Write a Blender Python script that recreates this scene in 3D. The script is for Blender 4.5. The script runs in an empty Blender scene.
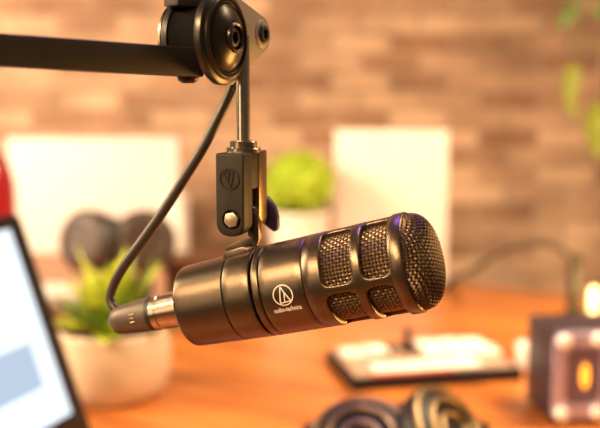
import bpy, bmesh, math, random
from mathutils import Vector as V, Matrix
random.seed(7)
SC = bpy.context.scene
COL = SC.collection
R_ = math.radians

# ------------------------------------------------------------------ camera
FPX = 942.0                       # focal length in pixels of a 600 px wide frame
CAM = V((0, 0, 1.17)); PITCH = R_(8)
cd = bpy.data.cameras.new('camera'); cam = bpy.data.objects.new('camera', cd); COL.objects.link(cam)
cam.location = CAM; cam.rotation_euler = (math.pi/2 - PITCH, 0, 0)
cd.sensor_width = 36; cd.lens = 36*FPX/600
cd.clip_start = 0.02
cd.dof.use_dof = True; cd.dof.focus_distance = 0.512; cd.dof.aperture_fstop = 4.7; cd.dof.aperture_blades = 0
SC.camera = cam
RT = V((1, 0, 0)); FW = V((0, math.cos(PITCH), -math.sin(PITCH))); UP = V((0, math.sin(PITCH), math.cos(PITCH)))
DESK = 0.75

# ------------------------------------------------------------------ world, lights, exposure
SC.view_settings.view_transform = 'Standard'; SC.view_settings.look = 'None'
SC.view_settings.gamma = 1; SC.view_settings.use_curve_mapping = False
SC.view_settings.exposure = 0.0
wd = bpy.data.worlds.new('room'); SC.world = wd; wd.use_nodes = True
wd.node_tree.nodes['Background'].inputs[0].default_value = (1.0, 0.72, 0.48, 1)
wd.node_tree.nodes['Background'].inputs[1].default_value = 0.06

def area(name, loc, target, size, power, color, sizey=None, spread=180):
    l = bpy.data.lights.new(name, 'AREA'); o = bpy.data.objects.new(name, l); COL.objects.link(o)
    l.spread = R_(spread); l.energy = power; l.color = color; l.size = size
    if sizey: l.shape = 'RECTANGLE'; l.size_y = sizey
    o.location = loc
    o.rotation_euler = (V(target) - V(loc)).to_track_quat('-Z', 'Y').to_euler()
    return o
area('strip_fill', (-0.85, -0.10, 1.45), (0.0, 0.52, 1.12), 0.30, 1.6, (1.0, 0.70, 0.40), 0.95, 120)  # unseen tall strip, added for highlights on rod and microphone
area('key_lamp', (-0.62, -0.12, 1.72), (0.0, 0.52, 1.10), 1.1, 9.5, (1.0, 0.61, 0.31), 0.14, 90)
area('wall_wash', (-1.7, 1.0, 1.75), (-0.50, 2.6, 1.15), 0.8, 92, (1.0, 0.75, 0.49))
area('desk_downlight', (0.80, 1.15, 1.95), (0.42, 1.40, 0.75), 0.4, 19, (1.0, 0.70, 0.42), None, 110)
area('side_lamp', (0.62, 0.85, 0.90), (0.0, 0.5, 1.17), 0.20, 2.2, (1.0, 0.48, 0.12), None, 120)
area('violet_backlight', (0.0, 1.3, 2.3), (0.0, 0.5, 1.1), 0.5, 2.2, (0.35, 0.15, 1.0), None, 80)

# ------------------------------------------------------------------ helpers
def W(px, py, d):                 # the point seen at a pixel, at depth d along the view axis
    return CAM + FW*d + RT*((px-300)/FPX*d) + UP*((214-py)/FPX*d)
def T(px, py, z=DESK):            # where the ray through a pixel meets a level plane
    r = FW + RT*((px-300)/FPX) + UP*((214-py)/FPX)
    return CAM + r*((z-CAM.z)/r.z)
def proj(p):
    q = V(p)-CAM; d = q.dot(FW); return (300+FPX*q.dot(RT)/d, 214-FPX*q.dot(UP)/d, d)

def wloc(o):
    p = V((0, 0, 0))
    while o: p = p + o.location; o = o.parent
    return p
def thing(name, label, cat, loc=(0, 0, 0), group=None):
    o = bpy.data.objects.new(name, None); COL.objects.link(o); o.empty_display_size = 0.02
    o.location = loc; o['label'] = label; o['category'] = cat
    if group: o['group'] = group
    return o
def obj(name, bm, mat, parent=None, smooth=True, label=None, angle=40):
    bm.normal_update()
    if smooth:
        for f in bm.faces: f.smooth = True
        for e in bm.edges:
            e.smooth = not (len(e.link_faces) == 2 and e.calc_face_angle(0) > R_(angle))
    L = wloc(parent) if parent else V((0, 0, 0))
    bmesh.ops.translate(bm, verts=bm.verts, vec=-L)
    me = bpy.data.meshes.new(name); bm.to_mesh(me); bm.free()
    me.materials.append(mat)
    o = bpy.data.objects.new(name, me); COL.objects.link(o)
    if parent: o.parent = parent
    if label: o['label'] = label
    return o
def tag(o, label, cat, group=None, kind=None):
    o['label'] = label; o['category'] = cat
    if group: o['group'] = group
    if kind: o['kind'] = kind
    return o
def frame_of(a, hint):            # axis a, then the side nearest to hint, then a x side
    a = V(a).normalized(); e = V(hint); e = (e - a*e.dot(a)).normalized()
    return a, e, a.cross(e)
def lathe(bm, o, a, prof, n=48, hint=(0, 0, 1), cap=True):
    a, e, f = frame_of(a, hint if abs(V(hint).dot(V(a).normalized())) < 0.95 else (0, 1, 0))
    rings = []
    for t, r in prof:
        if r <= 1e-7: rings.append([bm.verts.new(o + a*t)]); continue
        rings.append([bm.verts.new(o + a*t + (e*math.cos(k*2*math.pi/n) + f*math.sin(k*2*math.pi/n))*r) for k in range(n)])
    for A, B in zip(rings, rings[1:]):
        for k in range(n):
            k2 = (k+1) % n
            if len(A) == 1 and len(B) == 1: continue
            if len(A) == 1: bm.faces.new((A[0], B[k2], B[k]))
            elif len(B) == 1: bm.faces.new((A[k], A[k2], B[0]))
            else: bm.faces.new((A[k], A[k2], B[k2], B[k]))
    if cap:
        if len(rings[0]) > 1: bm.faces.new(list(reversed(rings[0])))
        if len(rings[-1]) > 1: bm.faces.new(rings[-1])
    bmesh.ops.recalc_face_normals(bm, faces=bm.faces)
    return bm
def spline(pts, m=8):
    P = [V(p) for p in pts]; P = [P[0]*2-P[1]] + P + [P[-1]*2-P[-2]]; out = []
    for i in range(1, len(P)-2):
        a, b, c, d = P[i-1:i+3]
        for k in range(m):
            t = k/m
            out.append(0.5*((2*b) + (c-a)*t + (2*a-5*b+4*c-d)*t*t + (3*b-a-3*c+d)*t**3))
    out.append(P[-2]); return out
def tube(bm, pts, r, n=12, cap=True, closed=False):
    P = [V(p) for p in pts]; N = len(P)
    rr = r if isinstance(r, (list, tuple)) else [r]*N
    prev = None; rings = []
    for i, p in enumerate(P):
        if closed: t = P[(i+1) % N]-P[i-1]
        else: t = P[min(i+1, N-1)]-P[max(i-1, 0)]
        t.normalize()
        if prev is None: e = t.orthogonal().normalized()
        else: e = (prev - t*prev.dot(t)).normalized()
        prev = e; f = t.cross(e)
        rings.append([bm.verts.new(p + (e*math.cos(k*2*math.pi/n)+f*math.sin(k*2*math.pi/n))*rr[i]) for k in range(n)])
    for A, B in list(zip(rings, rings[1:])) + ([(rings[-1], rings[0])] if closed else []):
        for k in range(n): bm.faces.new((A[k], A[(k+1) % n], B[(k+1) % n], B[k]))
    if cap and not closed:
        bm.faces.new(list(reversed(rings[0]))); bm.faces.new(rings[-1])
    return bm
def bevel(bm, w, seg=2, ang=30):
    if w <= 0: return bm
    bm.normal_update()
    ed = [e for e in bm.edges if len(e.link_faces) == 2 and e.calc_face_angle(0) > R_(ang)]
    bmesh.ops.bevel(bm, geom=ed, offset=w, segments=seg, profile=0.5, affect='EDGES', clamp_overlap=True)
    return bm
def box(bm, c, X, Y, Z, sx, sy, sz, bv=0.0, seg=2):      # own axes, full sizes
    t = bmesh.new(); bmesh.ops.create_cube(t, size=1); bmesh.ops.scale(t, vec=(sx, sy, sz), verts=t.verts)
    bevel(t, bv, seg)
    M = Matrix((X, Y, Z)).transposed().to_4x4(); M.translation = c
    bmesh.ops.transform(t, matrix=M, verts=t.verts)
    merge(bm, t); return bm
def merge(bm, t):
    me = bpy.data.meshes.new('tmp'); t.to_mesh(me); t.free(); bm.from_mesh(me); bpy.data.meshes.remove(me)
def prism(bm, poly, o, X, Y, Z, z0, z1, bv=0.0, seg=2):  # polygon in X,Y, from z0 to z1 along Z
    t = bmesh.new()
    lo = [t.verts.new(o + X*p[0] + Y*p[1] + Z*z0) for p in poly]
    hi = [t.verts.new(o + X*p[0] + Y*p[1] + Z*z1) for p in poly]
    n = len(poly)
    t.faces.new(list(reversed(lo))); t.faces.new(hi)
    for k in range(n): t.faces.new((lo[k], lo[(k+1) % n], hi[(k+1) % n], hi[k]))
    bmesh.ops.recalc_face_normals(t, faces=t.faces)
    bevel(t, bv, seg); merge(bm, t); return bm
def rrect(w, h, r, n=6, cx=0, cy=0):
    out = []
    for sx, sy, a0 in ((1, 1, 0), (-1, 1, 90), (-1, -1, 180), (1, -1, 270)):
        for k in range(n+1):
            a = R_(a0 + 90*k/n)
            out.append((cx + sx*(w/2-r) + r*math.cos(a), cy + sy*(h/2-r) + r*math.sin(a)))
    return out
def sphere(bm, c, r, sx=1, sy=1, sz=1, u=20, v=12):
    t = bmesh.new(); bmesh.ops.create_uvsphere(t, u_segments=u, v_segments=v, radius=r)
    bmesh.ops.scale(t, vec=(sx, sy, sz), verts=t.verts); bmesh.ops.translate(t, vec=c, verts=t.verts); merge(bm, t); return bm
def cut(bm, cutter):              # boolean difference of two bmeshes
    m1 = bpy.data.meshes.new('a'); bm.to_mesh(m1); bm.free(); m2 = bpy.data.meshes.new('b'); cutter.to_mesh(m2); cutter.free()
    o1 = bpy.data.objects.new('a', m1); o2 = bpy.data.objects.new('b', m2); COL.objects.link(o1); COL.objects.link(o2)
    md = o1.modifiers.new('b', 'BOOLEAN'); md.object = o2; md.operation = 'DIFFERENCE'; md.solver = 'EXACT'
    dg = bpy.context.evaluated_depsgraph_get(); dg.update()
    out = bmesh.new(); e = o1.evaluated_get(dg); mm = e.to_mesh(); out.from_mesh(mm); e.to_mesh_clear()
    for o, m in ((o1, m1), (o2, m2)): bpy.data.objects.remove(o); bpy.data.meshes.remove(m)
    return out

# ------------------------------------------------------------------ materials
def mat(name, col, rough=0.5, metal=0.0, var=0.08, scale=60, bump=0.0, bscale=None, spec=0.5, emit=None, es=0, trans=0, coat=0, sub=0):
    m = bpy.data.materials.new(name); m.use_nodes = True; nt = m.node_tree; b = nt.nodes['Principled BSDF']
    b.inputs['Roughness'].default_value = rough; b.inputs['Metallic'].default_value = metal
    b.inputs['Specular IOR Level'].default_value = spec; b.inputs['Transmission Weight'].default_value = trans
    b.inputs['Coat Weight'].default_value = coat; b.inputs['Subsurface Weight'].default_value = sub
    if sub: b.inputs['Subsurface Radius'].default_value = (0.01, 0.01, 0.004)
    tc = nt.nodes.new('ShaderNodeTexCoord'); nz = nt.nodes.new('ShaderNodeTexNoise')
    nz.inputs['Scale'].default_value = scale; nz.inputs['Detail'].default_value = 4
    nt.links.new(tc.outputs['Object'], nz.inputs['Vector'])
    rp = nt.nodes.new('ShaderNodeValToRGB')
    rp.color_ramp.elements[0].position = 0.3; rp.color_ramp.elements[1].position = 0.7
    rp.color_ramp.elements[0].color = (*[c*(1-var) for c in col], 1); rp.color_ramp.elements[1].color = (*[min(1, c*(1+var)) for c in col], 1)
    nt.links.new(nz.outputs['Fac'], rp.inputs['Fac']); nt.links.new(rp.outputs['Color'], b.inputs['Base Color'])
    if bump:
        n2 = nt.nodes.new('ShaderNodeTexNoise'); n2.inputs['Scale'].default_value = bscale or scale*4
        nt.links.new(tc.outputs['Object'], n2.inputs['Vector'])
        bp = nt.nodes.new('ShaderNodeBump'); bp.inputs['Strength'].default_value = bump; bp.inputs['Distance'].default_value = 0.001
        nt.links.new(n2.outputs['Fac'], bp.inputs['Height']); nt.links.new(bp.outputs['Normal'], b.inputs['Normal'])
    if emit:
        b.inputs['Emission Color'].default_value = (*emit, 1); b.inputs['Emission Strength'].default_value = es
    return m
M = {}
M['mic'] = mat('mic_paint', (0.120, 0.094, 0.066), 0.29, 0.9, 0.05, 400, 0.10, 3000)
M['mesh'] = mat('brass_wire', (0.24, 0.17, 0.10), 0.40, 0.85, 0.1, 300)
M['foam'] = mat('black_foam', (0.003, 0.0025, 0.0025), 0.9, 0, 0.2, 900, spec=0.1)
M['print'] = mat('white_print', (0.72, 0.70, 0.64), 0.5, 0, 0.02)
M['clip'] = mat('clip_plastic', (0.019, 0.016, 0.011), 0.52, 0.1, 0.06, 300, 0.12, 4000, spec=0.3)
M['clipback'] = mat('clip_metal', (0.30, 0.21, 0.12), 0.28, 0.9, 0.05, 200)
M['rubber'] = mat('dark_rubber', (0.012, 0.011, 0.010), 0.5, 0, 0.1, 300)
M['black'] = mat('black_paint', (0.012, 0.010, 0.009), 0.40, 0.1, 0.08, 200, 0.05, 2500)
M['armtube'] = mat('arm_paint', (0.024, 0.020, 0.019), 0.5, 0.1, 0.15, 40, 0.05, 2500, spec=0.4)
M['knob'] = mat('knob_metal', (0.055, 0.048, 0.042), 0.30, 0.8, 0.05, 300)
M['plate'] = mat('grey_plate', (0.30, 0.285, 0.28), 0.5, 0.3, 0.06, 300, 0.05, 3000)
M['chrome'] = mat('chrome', (0.85, 0.74, 0.58), 0.22, 1.0, 0.03, 300)
M['bolt'] = mat('bolt_steel', (0.72, 0.62, 0.48), 0.32, 0.9, 0.05, 600)
M['nickel'] = mat('nickel', (0.45, 0.38, 0.30), 0.25, 1.0, 0.08, 300)
M['cable'] = mat('cable_rubber', (0.034, 0.027, 0.020), 0.38, 0.0, 0.1, 300)
M['violet'] = mat('violet_plastic', (0.040, 0.022, 0.085), 0.4, 0.1, 0.1, 200)

def node_mat(name):
    m = bpy.data.materials.new(name); m.use_nodes = True; return m, m.node_tree, m.node_tree.nodes['Principled BSDF']
# brick
m, nt, b = node_mat('brick'); M['brick'] = m
tc = nt.nodes.new('ShaderNodeTexCoord'); sp = nt.nodes.new('ShaderNodeSeparateXYZ'); cb = nt.nodes.new('ShaderNodeCombineXYZ')
nt.links.new(tc.outputs['Object'], sp.inputs[0]); nt.links.new(sp.outputs['X'], cb.inputs['X']); nt.links.new(sp.outputs['Z'], cb.inputs['Y'])
br = nt.nodes.new('ShaderNodeTexBrick'); nt.links.new(cb.outputs[0], br.inputs['Vector'])
br.inputs['Scale'].default_value = 1.0; br.inputs['Brick Width'].default_value = 0.165; br.inputs['Row Height'].default_value = 0.052
br.inputs['Mortar Size'].default_value = 0.006; br.inputs['Mortar Smooth'].default_value = 0.4; br.inputs['Bias'].default_value = 0.0
br.inputs['Color1'].default_value = (0.34, 0.175, 0.10, 1); br.inputs['Color2'].default_value = (0.76, 0.51, 0.34, 1); br.inputs['Mortar'].default_value = (0.50, 0.36, 0.26, 1)
nz = nt.nodes.new('ShaderNodeTexNoise'); nz.inputs['Scale'].default_value = 7; nz.inputs['Detail'].default_value = 5
nt.links.new(tc.outputs['Object'], nz.inputs['Vector'])
rp = nt.nodes.new('ShaderNodeValToRGB'); rp.color_ramp.elements[0].position = .3; rp.color_ramp.elements[1].position = .7
rp.color_ramp.elements[0].color = (0.75, 0.70, 0.66, 1); rp.color_ramp.elements[1].color = (1.25, 1.2, 1.15, 1)
nt.links.new(nz.outputs['Fac'], rp.inputs['Fac'])
mx = nt.nodes.new('ShaderNodeMix'); mx.data_type = 'RGBA'; mx.blend_type = 'MULTIPLY'; mx.inputs[0].default_value = 1
nt.links.new(br.outputs['Color'], mx.inputs[6]); nt.links.new(rp.outputs['Color'], mx.inputs[7]); nt.links.new(mx.outputs[2], b.inputs['Base Color'])
bp = nt.nodes.new('ShaderNodeBump'); bp.inputs['Strength'].default_value = 0.8; bp.inputs['Distance'].default_value = 0.008; bp.invert = True
nt.links.new(br.outputs['Fac'], bp.inputs['Height']); nt.links.new(bp.outputs['Normal'], b.inputs['Normal']); b.inputs['Roughness'].default_value = 0.85
# wood
m, nt, b = node_mat('desk_wood'); M['wood'] = m
tc = nt.nodes.new('ShaderNodeTexCoord'); mp = nt.nodes.new('ShaderNodeMapping'); mp.inputs['Scale'].default_value = (1.2, 14, 14)
nt.links.new(tc.outputs['Object'], mp.inputs['Vector'])
nz = nt.nodes.new('ShaderNodeTexNoise'); nz.inputs['Scale'].default_value = 2.2; nz.inputs['Detail'].default_value = 6; nz.inputs['Distortion'].default_value = 0.6
nt.links.new(mp.outputs[0], nz.inputs['Vector'])
rp = nt.nodes.new('ShaderNodeValToRGB'); rp.color_ramp.elements[0].position = .35; rp.color_ramp.elements[1].position = .68
rp.color_ramp.elements[0].color = (0.27, 0.080, 0.016, 1); rp.color_ramp.elements[1].color = (0.62, 0.215, 0.045, 1)
nt.links.new(nz.outputs['Fac'], rp.inputs['Fac']); nt.links.new(rp.outputs['Color'], b.inputs['Base Color']); b.inputs['Roughness'].default_value = 0.34
# laptop page
m, nt, b = node_mat('laptop_page'); M['page'] = m
tc = nt.nodes.new('ShaderNodeTexCoord'); sp = nt.nodes.new('ShaderNodeSeparateXYZ'); nt.links.new(tc.outputs['UV'], sp.inputs[0])
def step(sock, lo, hi):
    a = nt.nodes.new('ShaderNodeMath'); a.operation = 'GREATER_THAN'; a.inputs[1].default_value = lo; nt.links.new(sock, a.inputs[0])
    c = nt.nodes.new('ShaderNodeMath'); c.operation = 'LESS_THAN'; c.inputs[1].default_value = hi; nt.links.new(sock, c.inputs[0])
    d = nt.nodes.new('ShaderNodeMath'); d.operation = 'MULTIPLY'; nt.links.new(a.outputs[0], d.inputs[0]); nt.links.new(c.outputs[0], d.inputs[1]); return d.outputs[0]
d = nt.nodes.new('ShaderNodeMath'); d.operation = 'MULTIPLY'
nt.links.new(step(sp.outputs['X'], 0.1, 0.9), d.inputs[0]); nt.links.new(step(sp.outputs['Y'], 0.19, 0.42), d.inputs[1])
mx = nt.nodes.new('ShaderNodeMix'); mx.data_type = 'RGBA'; nt.links.new(d.outputs[0], mx.inputs[0])
mx.inputs[6].default_value = (0.80, 0.91, 1.0, 1); mx.inputs[7].default_value = (0.36, 0.48, 0.62, 1)
b.inputs['Base Color'].default_value = (0.02, 0.02, 0.02, 1); nt.links.new(mx.outputs[2], b.inputs['Emission Color']); b.inputs['Emission Strength'].default_value = 1.25
M['page_strength'] = b

# ------------------------------------------------------------------ the setting
def struct(name, bm, mm, smooth=False):
    o = obj(name, bm, mm, None, smooth); o['kind'] = 'structure'; return o
X0, Y0, Z0 = V((1, 0, 0)), V((0, 1, 0)), V((0, 0, 1))
WALLY = 2.62
bm = bmesh.new(); box(bm, V((0, WALLY+0.05, 1.3)), X0, Y0, Z0, 4.6, 0.10, 2.6); struct('wall_back', bm, M['brick'])
bm = bmesh.new(); box(bm, V((0, 0.6, -0.02)), X0, Y0, Z0, 4.6, 3.6, 0.04)
struct('floor', bm, mat('floor_concrete', (0.22, 0.17, 0.13), 0.6, 0, 0.2, 6))
bm = bmesh.new(); box(bm, V((0, WALLY-0.008, 0.05)), X0, Y0, Z0, 4.6, 0.016, 0.10); struct('baseboard_back', bm, mat('baseboard_paint', (0.4, 0.32, 0.25), 0.5))

# ------------------------------------------------------------------ desk
eA = T(170, 253); eB = T(540, 292)
dx = (eB-eA).normalized(); dy = V((-dx.y, dx.x, 0))
ang = math.atan2(dx.y, dx.x)
desk_c = (eA+eB)/2
desk = thing('desk', 'long warm orange-brown wooden desk in front of the brick wall', 'desk', (desk_c.x, desk_c.y, 0))
# turned about its back edge; grain runs along the desk
def deskpart(name, bm, mm):
    o = obj(name, bm, mm, None); 
    o.parent = desk; return o
desk.rotation_euler = (0, 0, ang)
LX0, LX1, DD = -1.05, 1.05, 2.06
bm = bmesh.new(); box(bm, V(((LX0+LX1)/2, -DD/2, DESK-0.02)), X0, Y0, Z0, LX1-LX0, DD, 0.04, 0.004)
deskpart('desk_top', bm, M['wood'])
for x in (LX0+0.08, LX1-0.08):
    for y in (-0.08, -DD+0.08):
        bm = bmesh.new(); box(bm, V((x, y, (DESK-0.04)/2)), X0, Y0, Z0, 0.07, 0.07, DESK-0.04, 0.004); deskpart('leg', bm, M['black'])

# ------------------------------------------------------------------ microphone
P1 = W(409.4, 263.0, 0.500); Q0 = W(192, 306.0, 0.5465)
A = (P1-Q0).normalized(); E1 = -FW - A*(-FW).dot(A); E1.normalize(); E2 = A.cross(E1)
if E2.z < 0: E2 = -E2
def s_of(px):                     # distance along the axis at which its centre line is seen at px
    lo, hi = -0.1, 0.3
    for _ in range(50):
        mid = (lo+hi)/2
        if proj(Q0+A*mid)[0] < px: lo = mid
        else: hi = mid
    return lo
def mp_(s, phi, r): return Q0 + A*s + (E1*math.cos(phi)+E2*math.sin(phi))*r
LM = (P1-Q0).length
S1, S2, S3 = s_of(241.5), s_of(270), s_of(319.5)
W1a, W1b, W2a, W2b = s_of(337), s_of(366.5), s_of(375.5), s_of(403)
SR0, SR1 = s_of(403.5), s_of(417)
RA, RB, RCg = 0.0234, 0.0254, 0.0266
def rad(s): return RA + (RB-RA)*min(1, max(0, s/S2)) if s < S2 else RB + (RCg-RB)*min(1, (s-S2)/(LM-S2))
mic = thing('microphone', 'dark bronze broadcast microphone with wire grille hanging from the boom arm', 'microphone', Q0)
def seam_prof(s0, s1, n, c0=0.0005, c1=0.0005):
    out = [(s0, rad(s0)-0.004), (s0, rad(s0)-c0), (s0+c0*0.6, rad(s0)-c0*0.3), (s0+c0*1.5, rad(s0+c0))]
    for k in range(1, n): s = s0+(s1-s0)*k/n; out.append((s, rad(s)))
    out += [(s1-c1*1.5, rad(s1)), (s1-c1*0.6, rad(s1)-c1*0.3), (s1, rad(s1)-c1), (s1, rad(s1)-0.004)]
    return out
bm = bmesh.new()
pf = [(0.004, 0.0), (0.004, 0.012), (0.003, 0.0185), (0.0, 0.0195), (0.0, RA-0.0022)] + [(0.0022-0.0022*math.cos(t), RA-0.0022+0.0022*math.sin(t)) for t in (0.4, 0.8, 1.2, 1.57)]
pf += [(S1*k/6, rad(S1*k/6)) for k in range(1, 6)] + [(S1-0.0006, rad(S1)), (S1, rad(S1)-0.0005), (S1, rad(S1)-0.005)]
lathe(bm, Q0, A, pf, 96, -E1, False); obj('rear_sleeve', bm, M['mic'], mic)
bm = bmesh.new(); lathe(bm, Q0, A, seam_prof(S1+0.0001, S2-0.0012, 4), 96, -E1, False); obj('mount_band', bm, M['mic'], mic)
bm = bmesh.new(); lathe(bm, Q0, A, [(0.006, rad(0.01)-0.0028), (S2, RB-0.0022), (SR1, RCg-0.0056)], 64, -E1); obj('inner_core', bm, M['foam'], mic)
S2b = s_of(277.5)
bm = bmesh.new(); lathe(bm, Q0, A, seam_prof(S2+0.0002, S2b-0.0002, 3), 96, -E1, False); obj('collar_ring', bm, M['mic'], mic)
bm = bmesh.new(); lathe(bm, Q0, A, seam_prof(S2b+0.0003, S3-0.00005, 6, .0004, .0004), 96, -E1, False); obj('front_body', bm, M['mic'], mic)
# grille cage: two rows of four rounded windows
cage = bmesh.new()
lathe(cage, Q0, A, [(S3+0.0001, rad(S3)-0.004), (S3+0.0001, rad(S3)-0.0004), (S3+0.0004, rad(S3)), ((S3+W1a)/2, rad((S3+W1a)/2)), (W1a-0.0012, rad(W1a))], 96, -E1, False)
PH0 = R_(-9.5)                     # angle of the lengthwise bar that faces the camera
midrib = (W1b+W2a)/2
def cell(bm, s0, s1, a0, a1, wins0, wins1, bar, rc):
    # outer rectangle s0..s1 x a0..a1 ; inner rounded window wins0..wins1 x a0+bar..a1-bar
    cs, ca = (wins0+wins1)/2, (a0+a1)/2
    hs, ha = (wins1-wins0)/2, (a1-a0)/2-bar
    Rm = 0.026
    na, ns = 24, 10
    out = []
    for k in range(ns): out.append((s0+(s1-s0)*k/ns, a0))
    for k in range(na): out.append((s1, a0+(a1-a0)*k/na))
    for k in range(ns): out.append((s1-(s1-s0)*k/ns, a1))
    for k in range(na): out.append((s0, a1-(a1-a0)*k/na))
    def inner(p, grow):
        # same relative place on the rounded window
        u = (p[0]-(s0+s1)/2)/((s1-s0)/2); v = (p[1]-ca)/((a1-a0)/2)
        x, y = u*(hs+grow), v*(ha*Rm+grow)
        r = rc+grow; X, Y = hs+grow-r, ha*Rm+grow-r
        if abs(x) > X and abs(y) > Y:
            ddx, ddy = abs(x)-X, abs(y)-Y
            m_ = max(ddx, ddy); q = math.hypot(ddx, ddy)
            f = m_/q if q > 0 else 1
            # push on to the corner arc
            ddx, ddy = ddx/q*r if q else 0, ddy/q*r if q else 0
            x = math.copysign(X+ddx, x); y = math.copysign(Y+ddy, y)
        return (cs+x, ca+y/Rm)
    rings = [[(p, 0.0) for p in out]]
    g0 = 0.0008
    i0 = [inner(p, g0) for p in out]
    rings.append([((o_[0]*.5+i[0]*.5, o_[1]*.5+i[1]*.5), 0) for o_, i in zip(out, i0)])
    rings.append([(i, 0) for i in i0])
    rings.append([(inner(p, g0*.3), -0.00025) for p in out])
    rings.append([(inner(p, 0), -0.0009) for p in out])
    rings.append([(inner(p, 0), -0.0034) for p in out])
    vr = [[bm.verts.new(mp_(q[0], q[1], rad(q[0])+dr)) for q, dr in rg] for rg in rings]
    n = len(out)
    for a_, b_ in zip(vr, vr[1:]):
        for k in range(n): bm.faces.new((a_[k], a_[(k+1) % n], b_[(k+1) % n], b_[k]))
BAR = R_(5.3)
for j in range(4):
    a0 = PH0 + j*math.pi/2
    cell(cage, W1a-0.0012, midrib, a0, a0+math.pi/2, W1a, W1b, BAR, 0.0042)
    cell(cage, midrib, W2b+0.0008, a0, a0+math.pi/2, W2a, W2b, BAR, 0.0042)
bmesh.ops.remove_doubles(cage, verts=cage.verts, dist=2e-5); bmesh.ops.recalc_face_normals(cage, faces=cage.faces)
obj('grille_cage', cage, M['mic'], mic, angle=60)
bm = bmesh.new()
RR = RCg+0.0006
lathe(bm, Q0, A, [(SR0-0.0005, RCg-0.004), (SR0-0.0003, RCg-0.0003), (SR0+0.0008, RR), (SR1-0.0012, RR), (SR1-0.0003, RR-0.0007), (SR1, RR-0.0016), (SR1-0.0004, RR-0.0026), (SR1-0.004, RR-0.003)], 96, -E1, False)
obj('front_ring', bm, M['mic'], mic)
# woven wire
def weave(bm, mp, crossings_u, crossings_v, inside, pitch, r, closed_u=False, ns=5, sub=4, amp=None):
    amp = amp or r*0.95
    def run(fixed, moving, swap, closed):
        for j in fixed:
            seg = []; segs = []
            for k in range(moving[0]*sub, moving[1]*sub+1):
                t = k/sub; u, v = (j, t) if swap else (t, j)
                if not inside(u, v):
                    if len(seg) > 3: segs.append(seg)
                    seg = []; continue
                h = amp*math.cos(math.pi*(t+j))*(1 if swap else -1)
                seg.append((u, v, h))
            if len(seg) > 3: segs.append(seg)
            for sg in segs:
                pts = []; nrm = []
                for u, v, h in sg:
                    p, n = mp(u, v); pts.append(p+n*h); nrm.append(n)
                rings = []
                for i, p in enumerate(pts):
                    t = (pts[min(i+1, len(pts)-1)]-pts[max(0, i-1)]).normalized()
                    n = (nrm[i]-t*nrm[i].dot(t)).normalized(); b_ = t.cross(n)
                    rings.append([bm.verts.new(p+(n*math.cos(q*2*math.pi/ns)+b_*math.sin(q*2*math.pi/ns)*1.15)*r) for q in range(ns)])
                for a_, c_ in zip(rings, rings[1:]):
                    for q in range(ns): bm.faces.new((a_[q], a_[(q+1) % ns], c_[(q+1) % ns], c_[q]))
    u0, u1 = crossings_u; v0, v1 = crossings_v
    run(range(v0, v1+1), (u0, u1), False, closed_u)
    run(range(u0, u1 + (0 if closed_u else 1)), (v0, v1), True, False)
NW = 72; RWm = RCg-0.0040; PIT = 2*math.pi*RWm/NW
nv = int((W2b-W1a+0.004)/PIT)+1
bm = bmesh.new()
def cyl(u, v):
    ph = u*2*math.pi/NW + PH0; n = E1*math.cos(ph)+E2*math.sin(ph)
    return Q0 + A*(W1a-0.002+v*PIT) + n*RWm, n
weave(bm, cyl, (0, NW), (0, nv), lambda u, v: True, PIT, 0.00052, True)
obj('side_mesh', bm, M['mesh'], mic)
# domed front
RD, HD, EX = RR-0.0020, 0.0128, 2.7
tab = []; L_ = 0
for k in range(401):
    th = math.pi/2*k/400
    r = RD*math.sin(th)**(2/EX) if k else 0; x = HD*math.cos(th)**(2/EX) if k < 400 else 0
    if tab: L_ += math.hypot(r-tab[-1][1], x-tab[-1][2])
    tab.append((L_, r, x))
def domeprof(l):
    lo, hi = 0, 400
    while hi-lo > 1:
        m_ = (lo+hi)//2
        if tab[m_][0] < l: lo = m_
        else: hi = m_
    a_, b_ = tab[lo], tab[hi]; f = (l-a_[0])/max(1e-9, b_[0]-a_[0])
    dr, dxx = b_[1]-a_[1], b_[2]-a_[2]; q = math.hypot(dr, dxx) or 1
    return a_[1]+dr*f, a_[2]+dxx*f, -dxx/q, dr/q
SD = SR1-0.0012
DP = PIT*0.98
CA, SA = math.cos(R_(12)), math.sin(R_(12))
def dome(u, v):
    x, y = (u*CA-v*SA)*DP, (u*SA+v*CA)*DP; l = math.hypot(x, y); r, h, nr, nx = domeprof(min(l, L_))
    c, s = (x/l, y/l) if l > 1e-9 else (1, 0); d = E1*c+E2*s
    return Q0 + A*(SD+h) + d*r, (d*nr + A*nx).normalized()
nd = int(L_/DP)+1
bm = bmesh.new(); weave(bm, dome, (-nd, nd), (-nd, nd), lambda u, v: math.hypot(u, v)*DP < L_, DP, 0.00052)
obj('dome_mesh', bm, mat('shaded_wire', (0.13, 0.09, 0.055), 0.42, 0.85, 0.1, 300), mic)  # same wire as the sides, with the dome's shade put into its colour
bm = bmesh.new(); lathe(bm, Q0, A, [(SD+tab[k][2]-0.0013, max(0, tab[k][1]-0.0011)) for k in range(400, -1, -25)], 48, -E1, False); obj('pop_foam', bm, M['foam'], mic)

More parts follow.
